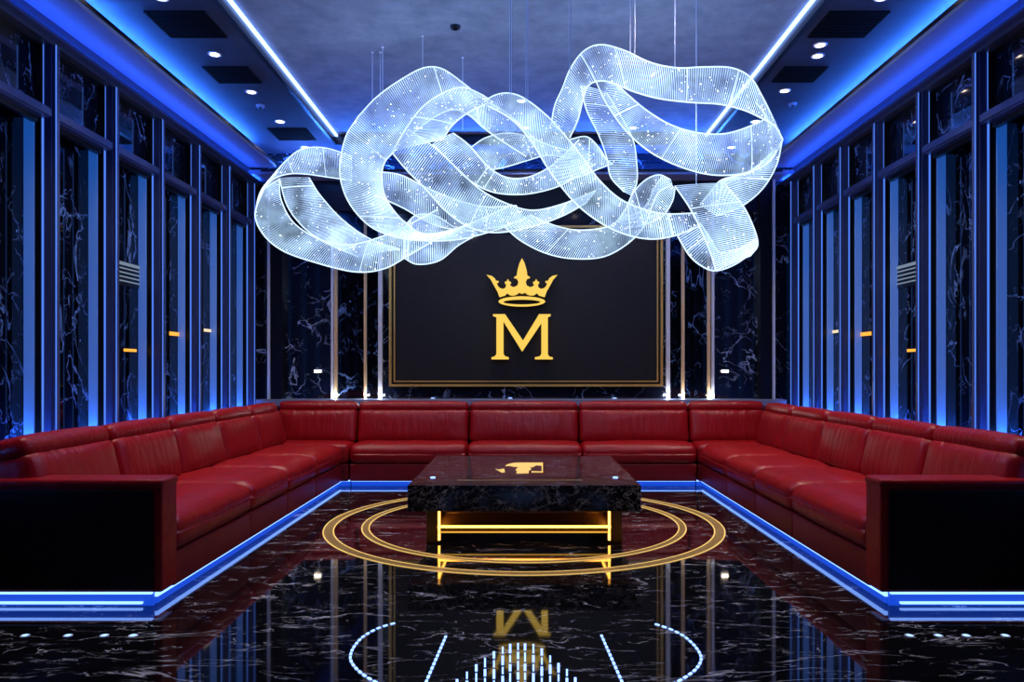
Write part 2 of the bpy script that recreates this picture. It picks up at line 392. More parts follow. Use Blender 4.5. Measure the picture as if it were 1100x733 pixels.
# ------------------------------------------------------------------ back wall dressing
def bx(px, Y=YB): return (px-CX)*Y/F
def vtrim(px, w, mat, d=.03, z0=.86, z1=3.37):
    global k
    x = bx(px)
    o = MB().box(x-w/2, x+w/2, YB-d, YB, z0, z1).build('trim_%d' % k, M[mat], bevel=.002); k += 1
    return struct(o)
for px, w, mat in ((357.8, .03, 'silver'), (361.5, .035, 'brass'), (393, .03, 'brass'), (409, .045, 'silver'),
                   (717, .045, 'silver'), (733, .035, 'brass'), (760.6, .035, 'brass'), (765, .03, 'silver')):
    vtrim(px, w, mat, .045)
# dark glass between the strips
for a, b in ((363.5, 407), (719, 759)):
    struct(MB().box(bx(a), bx(b), YB-.015, YB, .86, 3.37).build('trim_%d' % k, M['glass'])); k += 1
# header beam over the panel and ledge behind the back sofa
struct(MB().box(-2.73, 2.73, YB-.06, YB, 3.02, 3.37).build('trim_%d' % k, M['black'])); k += 1
struct(MB().box(-2.98, 2.98, 8.36, YB, .79, .86).build('trim_%d' % k, M['cove'])); k += 1
struct(MB().box(-2.98, 2.98, 8.38, YB, .0, .79).build('trim_%d' % k, M['black'])); k += 1
for px in (465, 548, 660):
    x = bx(px, 8.48)
    e = empty('uplight', (x, 8.48, .86), cat='light', group='small uplights on the ledge behind the back sofa',
              label={465: 'small white uplight on the back ledge, left of the gold letter', 548: 'small white uplight on the back ledge just below the gold letter', 660: 'small white uplight on the back ledge, right of the gold letter'}[px])
    MB().cyl((x, 8.48), .03, .86, .872).build('rim', M['silver'], e)
    MB().cyl((x, 8.48), .02, .872, .878).build('lens', M['led_white'], e)

for px in (359.5, 393, 409, 717, 733, 763):
    x = bx(px, YB-.09)
    l = bpy.data.lights.new('strip_uplight', 'POINT'); l.energy = 1.0; l.color = (.85, .9, 1); l.shadow_soft_size = .015
    e = tag(MB().cyl((x, YB-.09), .014, .86, .875, 14).build('metal_strip_uplight', M['silver']), 'tiny uplight under the ' + {359.5: 'broad silver and brass strip left of the wall panel', 393: 'thin brass strip left of the wall panel', 409: 'silver strip just left of the wall panel', 717: 'silver strip just right of the wall panel', 733: 'thin brass strip right of the wall panel', 763: 'broad silver and brass strip right of the wall panel'}[px], 'light', 'tiny uplights under the metal strips')
    o = bpy.data.objects.new('strip_uplight', l); COL.objects.link(o); o.location = (x, YB-.09, .90); o.parent = e
wp = empty('wall_panel', (.057, YB, 1.03), label='black textured wall panel in a double gold frame behind the gold crown and letter', cat='wall panel')
px0, px1 = bx(424), bx(706); pz0, pz1 = 1.055, 2.80
MB().box(px0-.03, px1+.03, YB-.05, YB, pz0-.03, pz1+.03).build('board', M['panel'], wp)
def frame_mb(x0, x1, z0, z1, t, y0, y1):
    return MB().box(x0, x0+t, y0, y1, z0, z1).box(x1-t, x1, y0, y1, z0, z1).box(x0+t, x1-t, y0, y1, z0, z0+t).box(x0+t, x1-t, y0, y1, z1-t, z1)
frame_mb(px0-.052, px1+.052, pz0-.052, pz1+.052, .026, YB-.085, YB-.0).build('outer_frame', M['gold'], wp)
frame_mb(px0+.0, px1-.0, pz0+.0, pz1-.0, .014, YB-.07, YB-.05).build('inner_frame', M['gold'], wp)

YS = YB-.12
def zz(x, y):      # pixel of the enlarged sign -> metres on the panel
    p = at(500+x/4.885, 260+y/4.885, YS); return (p.x, p.z)
mp_ = [(145, 380), (208, 380), (302, 518), (386, 380), (447, 380), (447, 390), (432, 397), (432, 590), (440, 602), (458, 606), (458, 617), (364, 617), (364, 606), (390, 600), (398, 588), (398, 428), (298, 577), (200, 420), (200, 588), (208, 600), (228, 606), (228, 617), (137, 617), (137, 606), (155, 600), (163, 588), (163, 397), (145, 390)]
def solid_outline(name, pts, root, y0, y1, z_face):
    """triangulated slab: lit front face and darker sides as two parts"""
    from mathutils.geometry import tessellate_polygon
    q = [zz(*p) for p in pts]
    tris = tessellate_polygon([[Vector((a, b, 0)) for a, b in q]])
    mb = MB(); nq = len(q)
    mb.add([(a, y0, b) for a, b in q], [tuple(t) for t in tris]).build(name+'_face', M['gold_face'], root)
    sd = MB(); sd.add([(a, y0+.001, b) for a, b in q]+[(a, y1, b) for a, b in q], [(i, (i+1) % nq, (i+1) % nq+nq, i+nq) for i in range(nq)])
    sd.add([(a, y1, b) for a, b in q], [tuple(t) for t in tris])
    sd.build(name+'_return', M['gold_side'], root)
c0 = zz(297, 617)
ls = empty('letter_sign', (c0[0], YS, c0[1]), label='glowing gold serif capital letter M mounted on the black wall panel', cat='sign')
solid_outline('letter', mp_, ls, YS-.03, YS+.02, 0)
sp = MB()
for x, y in ((181, 450), (181, 570), (415, 450), (415, 570), (297, 540)):
    a, b = zz(x, y); MB().box(a-.01, a+.01, YS+.02, YB-.05, b-.01, b+.01).build('standoff', M['gold_side'], ls)
hl = MB()
for x in (181, 415):
    a, b = zz(x, 410); a2, b2 = zz(x, 600); MB().box(a-.006, a+.006, YS+.022, YS+.03, b2, b).build('halo_lamp', M['halo'], ls)
half = [(297, 87), (284, 112), (273, 150), (269, 178), (254, 187), (258, 193), (270, 196), (278, 212), (272, 230), (254, 239), (240, 234), (233, 226), (241, 218), (237, 210), (229, 208), (223, 195), (217, 208), (208, 210), (206, 218), (214, 225), (211, 240), (199, 248), (182, 244), (170, 232), (166, 219), (176, 213), (173, 206), (160, 205), (156, 194), (138, 180), (111, 174), (134, 200), (150, 230), (168, 262), (179, 292), (196, 287), (208, 284), (219, 271), (234, 282), (252, 284), (268, 279), (282, 268)]
crown = half+[(594-x, y) for x, y in half[1:][::-1]]
crown.insert(len(half), (297, 275))
c1 = zz(297, 340)
cs_ = empty('crown_sign', (c1[0], YS, c1[1]), label='glowing gold five pointed crown mounted above the letter on the black panel', cat='sign')
solid_outline('crown', crown, cs_, YS-.03, YS+.02, 0)
rb = MB(); nn = 64; vs = []
for i in range(nn):
    a = 2*PI*i/nn
    o_ = zz(296+122*math.cos(a), 314+27*math.sin(a)); i_ = zz(296+96*math.cos(a), 317+12.5*math.sin(a))
    vs += [(o_[0], YS-.03, o_[1]), (i_[0], YS-.03, i_[1]), (o_[0], YS+.02, o_[1]), (i_[0], YS+.02, i_[1])]
ff = [(i*4, i*4+1, ((i+1) % nn)*4+1, ((i+1) % nn)*4) for i in range(nn)]
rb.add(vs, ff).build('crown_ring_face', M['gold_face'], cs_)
rs = MB(); rs.add(vs, [(i*4+a, i*4+b, ((i+1) % nn)*4+b, ((i+1) % nn)*4+a) for i in range(nn) for a, b in ((2, 3), (0, 2), (1, 3))])
rs.v = [(v[0], v[1]+.0015, v[2]) for v in rs.v]
rs.build('crown_ring_return', M['gold_side'], cs_)
sp = MB()
for x, y in ((297, 200), (190, 268), (404, 268), (190, 322), (404, 322)):
    a, b = zz(x, y); MB().box(a-.01, a+.01, YS+.02, YB-.05, b-.01, b+.01).build('standoff', M['gold_side'], cs_)
a, b = zz(297, 262)
MB().box(a-.17, a+.17, YS+.022, YS+.03, b-.006, b+.006).build('halo_lamp', M['halo'], cs_)

# ------------------------------------------------------------------ ceiling fittings
def downlight(x, y, z, label, power=38, group='recessed downlights', aim=None):
    e = empty('downlight', (x, y, z), label=label, cat='ceiling light', group=group)
    MB().ring((x, y), .036, .052, z-.006, z+.001, 28).build('rim', M['silver'], e)
    MB().cyl((x, y), .036, z-.004, z, 24).build('lens', M['lamp'], e)
    l = bpy.data.lights.new('beam', 'SPOT'); l.energy = power; l.color = (1, .86, .72); l.spot_size = math.radians(88); l.spot_blend = .7; l.shadow_soft_size = .05
    o = bpy.data.objects.new('beam', l); COL.objects.link(o); o.parent = e; o.location = (0, 0, -.02)
    if aim: o.rotation_euler = (Vector(aim)-Vector((x, y, z))).to_track_quat('-Z', 'Y').to_euler()
    return e
ords = ['first', 'second', 'third', 'fourth', 'fifth', 'sixth', 'seventh']
DP = 54
for i, y in enumerate((8.37, 7.5, 6.7, 5.9)):
    downlight(-2.43, y, Z1, '%s recessed downlight from the back wall in the left dark ceiling band' % ords[i], DP)
for i, y in enumerate((8.37, 7.5, 6.67, 5.93)):
    downlight(2.36, y, Z1, '%s recessed downlight from the back wall in the right dark ceiling band' % ords[i], DP)
downlight(2.30, 5.73, Z1, 'right ceiling band downlight nearest the camera, paired close with another', DP*.4)
for s in (-1, 1):
    for i, y in enumerate((5.0, 4.2, 3.4)):
        downlight(s*2.42, y, Z1, ('left' if s < 0 else 'right')+' ceiling band downlight out of frame, %s one towards the camera' % ords[i], DP)
for x in (-1.1, .05, 1.2):  # hidden downlights added to light the back sofa
    downlight(x, 8.0, Z2, 'added unseen raised ceiling downlight behind the chandelier over the %s seat of the back sofa' % {-1.1: 'left', .05: 'middle', 1.2: 'right'}[x], DP*.9, aim=(x, 7.9, .5))

for x, y in ((-.9, 4.6), (.9, 4.6), (0, 7.2)):  # hidden downlights added to put more light on the rings and table
    downlight(x, y, Z2, 'added unseen raised ceiling downlight ' + {-.9: 'over the near left corner of the table rings', .9: 'over the near right corner of the table rings', 0: 'over the floor behind the coffee table'}[x], DP*.8, aim=(x*.6, y+.4, 0))
def vent(x0, x1, y0, y1, label):
    e = empty('ceiling_vent', ((x0+x1)/2, (y0+y1)/2, Z1), label=label, cat='vent', group='black ceiling vents')
    MB().box(x0, x1, y0, y1, Z1-.008, Z1).build('backing', M['vent'], e)
    f = MB().box(x0-.012, x1+.012, y0-.012, y0, Z1-.012, Z1).box(x0-.012, x1+.012, y1, y1+.012, Z1-.012, Z1).box(x0-.012, x0, y0, y1, Z1-.012, Z1).box(x1, x1+.012, y0, y1, Z1-.012, Z1)
    f.build('frame', M['vent_slat'], e)
    sl = MB()
    for i in range(9):
        y = y0+(y1-y0)*(i+.5)/9; sl.box(x0, x1, y-.006, y+.006, Z1-.013, Z1-.008)
    sl.build('grille', M['vent_slat'], e)
vent(-2.62, -2.22, 5.2, 5.58, 'black square vent nearest the camera in the left ceiling band')
vent(-2.62, -2.27, 6.15, 6.47, 'middle black square vent in the left ceiling band')
vent(-2.62, -2.24, 7.72, 8.08, 'farthest black square vent in the left ceiling band')
vent(2.16, 2.56, 5.2, 5.58, 'black square vent nearest the camera in the right ceiling band')
vent(2.18, 2.52, 6.15, 6.45, 'second black square vent in the right ceiling band')
def sensor(x, y, z, label, mat):
    e = empty('smoke_detector', (x, y, z), label=label, cat='smoke detector')
    MB().cyl((x, y), .035, z-.02, z, 24, .042).build('housing', mat, e)
    MB().cyl((x, y), .014, z-.026, z-.02, 16).build('sensor_cap', M['vent_slat'], e)
sensor(-2.47, 7.05, Z1, 'small grey round sensor between the left downlights', M['cove'])
sensor(2.55, 7.0, Z1, 'small grey round sensor in the right ceiling band', M['cove'])
sensor(-.5, 5.64, Z2, 'small black disc sensor on the raised ceiling left of the hanging wires', M['black'])
pl = empty('picture_light', (bx(508, 8.53), 8.54, 2.80), label='tiny bright spotlight at the top edge of the black wall panel', cat='light')
MB().box(bx(508, 8.53)-.03, bx(508, 8.53)+.03, 8.52, 8.56, 2.75, 2.79).build('housing', M['silver'], pl)
MB().cyl((bx(508, 8.53), 8.54), .018, 2.74, 2.75, 16).build('lens', M['lamp'], pl)
for s, px, lab in ((-1, 341, 'left'), (1, 779, 'right')):
    p = at(px, 399, 8.57)
    e = empty('wall_light', tuple(p), label='small warm wall spotlight on the veined marble at the far %s of the back wall' % lab, cat='light', group='wall spotlights on the marble')
    MB().box(p.x-.045, p.x+.045, 8.58, 8.62, p.z-.02, p.z+.02).build('housing', M['silver'], e, bevel=.006)
    MB().box(p.x-.035, p.x+.035, 8.572, 8.58, p.z-.012, p.z+.012).build('lens', M['lamp'], e)

# glowing bars and slats added as stand-ins for lights seen in the glass
for s, px, y0_, y1_, mat, lab in (
        (-1, 140, 375, 378, 'glint_amber', 'short amber glow bar standing in for a light seen in the left glass, the nearest and lowest of three'),
        (-1, 189, 357, 361, 'glint_amber', 'bright amber glow bar standing in for a light seen in the left glass, middle of three'),
        (-1, 226, 354, 357, 'glint_white', 'pale warm glow bar standing in for a light seen in the left glass, farthest of three'),
        (1, 981, 375, 378, 'glint_amber', 'short amber glow bar standing in for a light seen in the right glass, the nearest and lowest of three'),
        (1, 929, 357, 361, 'glint_amber', 'bright amber glow bar standing in for a light seen in the right glass, middle of three'),
        (1, 896, 355, 358, 'glint_white', 'pale warm glow bar standing in for a light seen in the right glass, farthest of three')):
    dx = abs(px-CX); Yc = F*3.205/dx; hl_ = 7/dx*Yc
    za, zb = EYE-(y1_-CY)*Yc/F, EYE-(y0_-CY)*Yc/F
    e = empty('glow_bar', (s*3.21, Yc, za), label=lab, cat='light', group='glow bars standing in for lights seen in the window glass')
    MB().box(s*3.208, s*3.22, Yc-hl_, Yc+hl_, za-.004, zb+.004).build('housing', M['gasket'], e)
    MB().box(s*3.203, s*3.208, Yc-hl_*.95, Yc+hl_*.95, za, zb).build('diffuser', M[mat], e)
for s, pa, pb, side in ((-1, 128, 157, 'left'), (1, 958, 986, 'right')):
    Ya, Yb_ = F*3.205/abs(pa-CX), F*3.205/abs(pb-CX); Ya, Yb_ = min(Ya, Yb_), max(Ya, Yb_); Yc = (Ya+Yb_)/2
    zt, zb = EYE+114*Yc/F, EYE+88*Yc/F
    e = empty('louvre_glow', (s*3.21, Yc, zb), label='small glowing white slats standing in for a light seen in the %s dark glass' % side, cat='light')
    MB().box(s*3.208, s*3.22, Ya, Yb_, zb, zt).build('backing', M['gasket'], e)
    MB().box(s*3.202, s*3.208, Ya+.01, Yb_-.01, zt-.035, zt-.01).build('bright_band', M['panel_glow'], e)
    for q in range(4):
        z_ = zt-.065-.034*q; MB().box(s*3.202, s*3.208, Ya+.01, Yb_-.01, z_, z_+.010).build('glowing_slat', M['panel_glow'], e)

# ------------------------------------------------------------------ sofas
def crease(hx, hz, seed, amp=.006, freq=26, ax=0, az=2, ay=1, sgn=-1):
    def fn(p):
        p = p.copy()
        e = (1-min(1, abs(p[az])/hz))
        e2 = (1-min(1, abs(p[ax])/hx))
        w = math.exp(-e*3.2)+.35*math.exp(-e2*10)
        p[ay] += amp*w*mnoise.noise(Vector((p[ax]*freq, p[az]*4+seed, seed*3.1)))*1.6
        p[ay] += .006*mnoise.noise(Vector((p[ax]*3+seed, p[az]*5, seed)))
        return p
    return fn
def back_unit(parent, width, M4, seed):
    """M4 maps x = along the sofa, y = away from the sitter, z = up"""
    tilt = Matrix.Rotation(math.radians(-13), 4, 'X')
    soft('back_cushion', (width, .20, .365), .05, M['leather_v'], M4 @ Matrix.Translation((0, .06, .58)) @ tilt, parent, (0.0, .028, .0), (40, 4, 10), crease(width/2, .18, seed))
    soft('headrest', (width, .19, .115), .05, M['leather_v'], M4 @ Matrix.Translation((0, .112, .783)) @ tilt, parent, (0, .012, .012), (40, 4, 5), crease(width/2, .07, seed+9, .004, 20))
def seat_unit(parent, width, depth, M4, seed, zt=.435):
    h = zt-.235
    def fn(p):
        p = p.copy()
        e = 1-min(1, abs(p.x)/(width/2))
        if p.z > 0:
            p.z += .008*math.exp(-e*7)*mnoise.noise(Vector((p.x*8, p.y*13, seed)))*1.5+.007*mnoise.noise(Vector((p.x*4+seed, p.y*7, seed)))
            fr = max(0, (-p.y-(depth/2-.16))/.16); p.z -= .022*fr*fr
        return p
    soft('seat_cushion', (width, depth, h), .055, M['leather'], M4 @ Matrix.Translation((0, depth/2, .235+h/2)), parent, (0.0, .012, .014), (22, 26, 6), fn)
    soft('seat_base', (width-.004, depth+.10, .175), .012, M['leather_base'], M4 @ Matrix.Translation((0, (depth+.10)/2+.012, .1425)), parent, (0, 0, 0), (2, 2, 2))

for s, side in ((-1, 'left'), (1, 'right')):
    root = empty('sofa', (s*2.4, 5.8, 0), cat='sofa', group='three runs of the red leather sectional sofa',
                 label='red leather sofa run along the %s windows with a black arm panel' % side)
    # along-sofa axis runs towards the camera side so that local y points away from the sitter
    R = Matrix(((0, s, 0, 0), (1 if s < 0 else -1, 0, 0, 0), (0, 0, 1, 0), (0, 0, 0, 1)))
    if s < 0: R = Matrix(((0, -1, 0, 0), (1, 0, 0, 0), (0, 0, 1, 0), (0, 0, 0, 1)))
    else: R = Matrix(((0, 1, 0, 0), (-1, 0, 0, 0), (0, 0, 1, 0), (0, 0, 0, 1)))
    def loc(x, y): return Matrix.Translation((x, y, 0)) @ R
    ys = [3.93, 5.04, 5.84, 6.64, 7.59]
    for i in range(4):
        seat_unit(root, ys[i+1]-ys[i]-.006, .74, loc(s*1.82, (ys[i]+ys[i+1])/2), i+s*5)
    yb = [3.80, 4.62, 5.42, 6.22, 7.02, 7.80]
    for i in range(5):
        back_unit(root, yb[i+1]-yb[i]-.012, loc(s*2.52, (yb[i]+yb[i+1])/2), i*2.3+s)
    # frame behind the cushions
    MB().box(s*2.74, s*2.98, 3.93, 8.355, .09, .74).build('back_frame', M['leather_base'], root, bevel=.015)
    xi = -1.765 if s < 0 else 1.805
    MB().box(xi, s*2.738, 8.22, 8.355, .09, .74).build('corner_frame', M['leather_base'], root, bevel=.015)
    soft('corner_seat', (abs(s*2.70-xi), .56, .20), .055, M['leather'], Matrix.Translation(((xi+s*2.70)/2, 7.87, .335)), root, (0, .0, .014), (16, 16, 6))
    soft('corner_base', (abs(s*2.70-xi)-.01, .56, .175), .012, M['leather_base'], Matrix.Translation(((xi+s*2.70)/2, 7.88, .1425)), root, (0, 0, 0), (2, 2, 2))
    back_unit(root, abs(s*2.62-xi), Matrix.Translation(((xi+s*2.62)/2, 7.99, 0)), 70+s)
    MB().box(xi, s*1.88, 7.66, 7.69, .046, .060).build('led_strip', M['led'], root)
    MB().box(xi, s*1.88, 7.668, 7.70, .0, .046).build('glow_channel', M['channel'], root)
    # arm: red rim, recessed black panel
    x0, x1 = s*1.815, s*2.99
    arm = MB().box(x0, x1, 3.76, 3.93, .072, .62)
    arm.build('arm', M['leather'], root, bevel=.012)
    MB().box(s*1.856, x1, 3.750, 3.77, .09, .588).build('arm_panel', M['black'], root, bevel=.004)
    # top pad in brighter leather
    soft('arm_pad', (1.185, .185, .045), .018, M['leather'], Matrix.Translation((s*2.402, 3.845, .622)), root, (0, 0, 0), (8, 3, 2))
    MB().box(s*1.88, s*2.96, 3.80, 8.33, .0, .045).build('plinth', M['black'], root)
    MB().box(s*1.868, s*1.88, 3.82, 7.66, .0, .042).build('glow_channel', M['channel'], root)
    MB().box(s*1.855, s*1.88, 3.80, 7.66, .040, .056).build('led_strip', M['led'], root)
    MB().box(s*1.87, s*2.96, 3.765, 3.79, .062, .071).box(s*1.92, s*2.96, 3.765, 3.79, .012, .021).build('led_strip', M['led'], root)
    MB().box(s*1.87, s*2.96, 3.782, 3.80, .0, .072).build('glow_channel', M['channel'], root)
root = empty('sofa', (0, 8.2, 0), label='dark red leather sofa run along the back wall under the gold letter', cat='sofa', group='three runs of the red leather sectional sofa')
xs = [-1.76, -.555, .625, 1.80]
for i in range(3):
    seat_unit(root, xs[i+1]-xs[i]-.006, .50, Matrix.Translation(((xs[i]+xs[i+1])/2, 7.6, 0)), i+30)
xb = [-1.76, -.56, .615, 1.80]
for i in range(3):
    back_unit(root, xb[i+1]-xb[i]-.014, Matrix.Translation(((xb[i]+xb[i+1])/2, 7.99, 0)), 50+i*1.7)
MB().box(-1.755, 1.795, 8.22, 8.355, .09, .74).build('back_frame', M['leather_base'], root, bevel=.015)
MB().box(-1.755, 1.795, 7.70, 8.34, 0, .045).build('plinth', M['black'], root)
MB().box(-1.75, 1.79, 7.66, 7.69, .046, .060).build('led_strip', M['led'], root)
MB().box(-1.75, 1.79, 7.668, 7.70, .0, .046).build('glow_channel', M['channel'], root)

# ------------------------------------------------------------------ coffee table
TX, TY = .02, 5.86
t = empty('coffee_table', (TX, TY, 0), label='low square black marble coffee table on bronze legs with amber light underneath', cat='table')
MB().box(TX-.785, TX+.785, 5.0, 6.70, .245, .42).build('tabletop', M['table_marble'], t, bevel=.004)
for s in (-1, 1):
    MB().box(TX+s*.675, TX+s*.595, 5.13, 6.55, 0, .245).build('leg', M['bronze'], t, bevel=.004)
    MB().box(TX+s*.594, TX+s*.580, 5.135, 5.150, .02, .243).build('light_post', M['led_amber'], t)
    MB().box(TX+s*.593, TX+s*.583, 5.16, 6.5, .232, .243).build('led_strip', M['led_amber'], t)
MB().box(TX-.595, TX+.595, 5.14, 6.5, .075, .118).build('under_shelf', M['bronze'], t)
MB().box(TX-.595, TX+.595, 5.125, 5.14, .108, .122).build('glow_bar', M['led_amber'], t)
MB().box(TX-.595, TX+.595, 5.125, 5.14, .074, .081).build('lower_light_bar', M['led_amber_dim'], t)
MB().box(TX-.595, TX+.595, 5.6, 5.62, .122, .245).build('back_panel', M['bronze'], t)
def tt(x, y):
    p = atz(500+x/8.46, 485+y/8.46, .421); return (p.x, p.y)
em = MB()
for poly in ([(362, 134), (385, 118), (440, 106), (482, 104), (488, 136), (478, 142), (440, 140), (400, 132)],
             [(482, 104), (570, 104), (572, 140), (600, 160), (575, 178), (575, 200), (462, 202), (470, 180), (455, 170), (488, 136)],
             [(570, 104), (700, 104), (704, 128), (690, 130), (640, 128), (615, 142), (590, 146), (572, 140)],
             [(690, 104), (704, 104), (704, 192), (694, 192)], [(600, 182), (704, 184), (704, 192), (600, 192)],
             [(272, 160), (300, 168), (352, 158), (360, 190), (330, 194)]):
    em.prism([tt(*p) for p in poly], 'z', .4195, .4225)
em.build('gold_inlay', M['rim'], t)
lp = [tt(-75, 262), tt(1060, 262)]
MB().box(lp[0][0], lp[1][0], lp[0][1]-.006, lp[0][1]+.006, .4195, .4215).build('inlay_line', M['gold_inlay'], t)
for px in (465, 661):  # two small glowing dots on the tabletop
    p = atz(px, 513.5, .42)
    e = MB().cyl((p.x, p.y), .018, .419, .426, 20)
    e.build('table_dot', M['led_white'], t)

# ------------------------------------------------------------------ floor inlays, glowing dots and dashes laid for reflections
RC = (.02, 5.86)
for ri_, ro_, lab in ((1.455, 1.525, 'larger outer'), (1.195, 1.245, 'smaller inner')):
    e = empty('floor_ring', (RC[0], RC[1], 0), label=lab+' gold ring inlaid in the black marble floor around the table', cat='floor inlay', group='concentric gold rings')
    MB().ring(RC, ri_, ro_, -.002, .002, 160).build('band', M['ring_core'], e)
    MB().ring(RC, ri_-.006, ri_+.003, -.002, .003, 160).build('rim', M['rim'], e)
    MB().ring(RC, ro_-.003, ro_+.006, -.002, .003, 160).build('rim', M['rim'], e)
i = 0
for xs_, side in (((27, 73, 112, 143), 'left'), ((977, 1008, 1038, 1080), 'right')):
    for j, px in enumerate(xs_):
        p = atz(px, 683.5)  # small glowing dot in a silver rim on the floor
        e = empty('floor_dot', tuple(p), cat='floor reflection', group='small round glowing dots on the floor before the %s sofa arm' % side,
                  label='%s round blue-white glowing floor dot from the left in the row before the %s sofa arm' % (ords[j], side))
        MB().ring((p.x, p.y), .013, .02, 0, .003, 24).build('rim', M['silver'], e)
        MB().cyl((p.x, p.y), .013, 0, .004, 20).build('lens', M['led_white'], e)
def dash(root, a, b, w=.010):  # one glowing dash, laid in place of a chandelier reflection
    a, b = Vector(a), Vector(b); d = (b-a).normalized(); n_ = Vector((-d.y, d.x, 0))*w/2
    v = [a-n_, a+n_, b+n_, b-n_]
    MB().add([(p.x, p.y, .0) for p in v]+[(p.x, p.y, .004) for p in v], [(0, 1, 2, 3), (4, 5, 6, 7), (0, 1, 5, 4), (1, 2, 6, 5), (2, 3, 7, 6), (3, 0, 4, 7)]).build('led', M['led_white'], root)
def resample(pts, n):
    pts = [Vector(p) for p in pts]
    # Catmull-Rom then even spacing
    P = [pts[0]*2-pts[1]]+pts+[pts[-1]*2-pts[-2]]; d = []
    for i in range(1, len(P)-2):
        for j in range(16):
            t_ = j/16; a, b, c, e = P[i-1:i+3]
            d.append(.5*((2*b)+(c-a)*t_+(2*a-5*b+4*c-e)*t_*t_+(3*b-a-3*c+e)*t_**3))
    d.append(pts[-1]); L = [0]
    for i in range(1, len(d)): L.append(L[-1]+(d[i]-d[i-1]).length)
    out = []; j = 0
    for i in range(n):
        s_ = L[-1]*i/(n-1)
        while j < len(L)-2 and L[j+1] < s_: j += 1
        q = (s_-L[j])/max(1e-9, L[j+1]-L[j]); out.append(d[j].lerp(d[j+1], min(1, q)))
    return out
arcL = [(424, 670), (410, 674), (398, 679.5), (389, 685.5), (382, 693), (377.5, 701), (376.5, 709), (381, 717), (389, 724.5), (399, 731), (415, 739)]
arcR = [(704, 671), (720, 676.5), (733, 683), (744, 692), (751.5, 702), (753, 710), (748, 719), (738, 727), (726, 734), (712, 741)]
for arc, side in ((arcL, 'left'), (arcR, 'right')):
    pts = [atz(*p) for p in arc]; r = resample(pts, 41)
    e = empty('floor_reflection_arc', tuple(pts[0]), label='curved line of blue-white dashes laid as chandelier reflections in the floor, %s of the reflected letter' % side, cat='floor reflection', group='curved dashed floor reflections')
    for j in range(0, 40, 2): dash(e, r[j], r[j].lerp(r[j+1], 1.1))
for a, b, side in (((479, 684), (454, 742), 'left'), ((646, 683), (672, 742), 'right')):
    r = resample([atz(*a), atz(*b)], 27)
    e = empty('floor_reflection_row', tuple(r[0]), label='straight slanting row of blue-white dashes laid as chandelier reflections in the floor, %s of the reflected letter' % side, cat='floor reflection', group='straight dashed floor reflections')
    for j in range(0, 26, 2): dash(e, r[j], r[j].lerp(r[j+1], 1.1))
e = empty('floor_reflection_field', tuple(atz(560, 692)), label='triangular field of blue-white dashes laid as chandelier reflections in the floor below the reflected letter', cat='floor reflection')
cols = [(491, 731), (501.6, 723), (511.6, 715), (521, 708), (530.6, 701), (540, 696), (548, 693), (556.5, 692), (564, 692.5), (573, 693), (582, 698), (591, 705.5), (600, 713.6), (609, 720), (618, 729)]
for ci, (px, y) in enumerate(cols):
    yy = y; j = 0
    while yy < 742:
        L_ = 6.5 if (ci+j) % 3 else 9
        dash(e, atz(px, yy), atz(px, yy+L_), .007 if (ci+j) % 2 else .010); yy += L_+3.2; j += 1

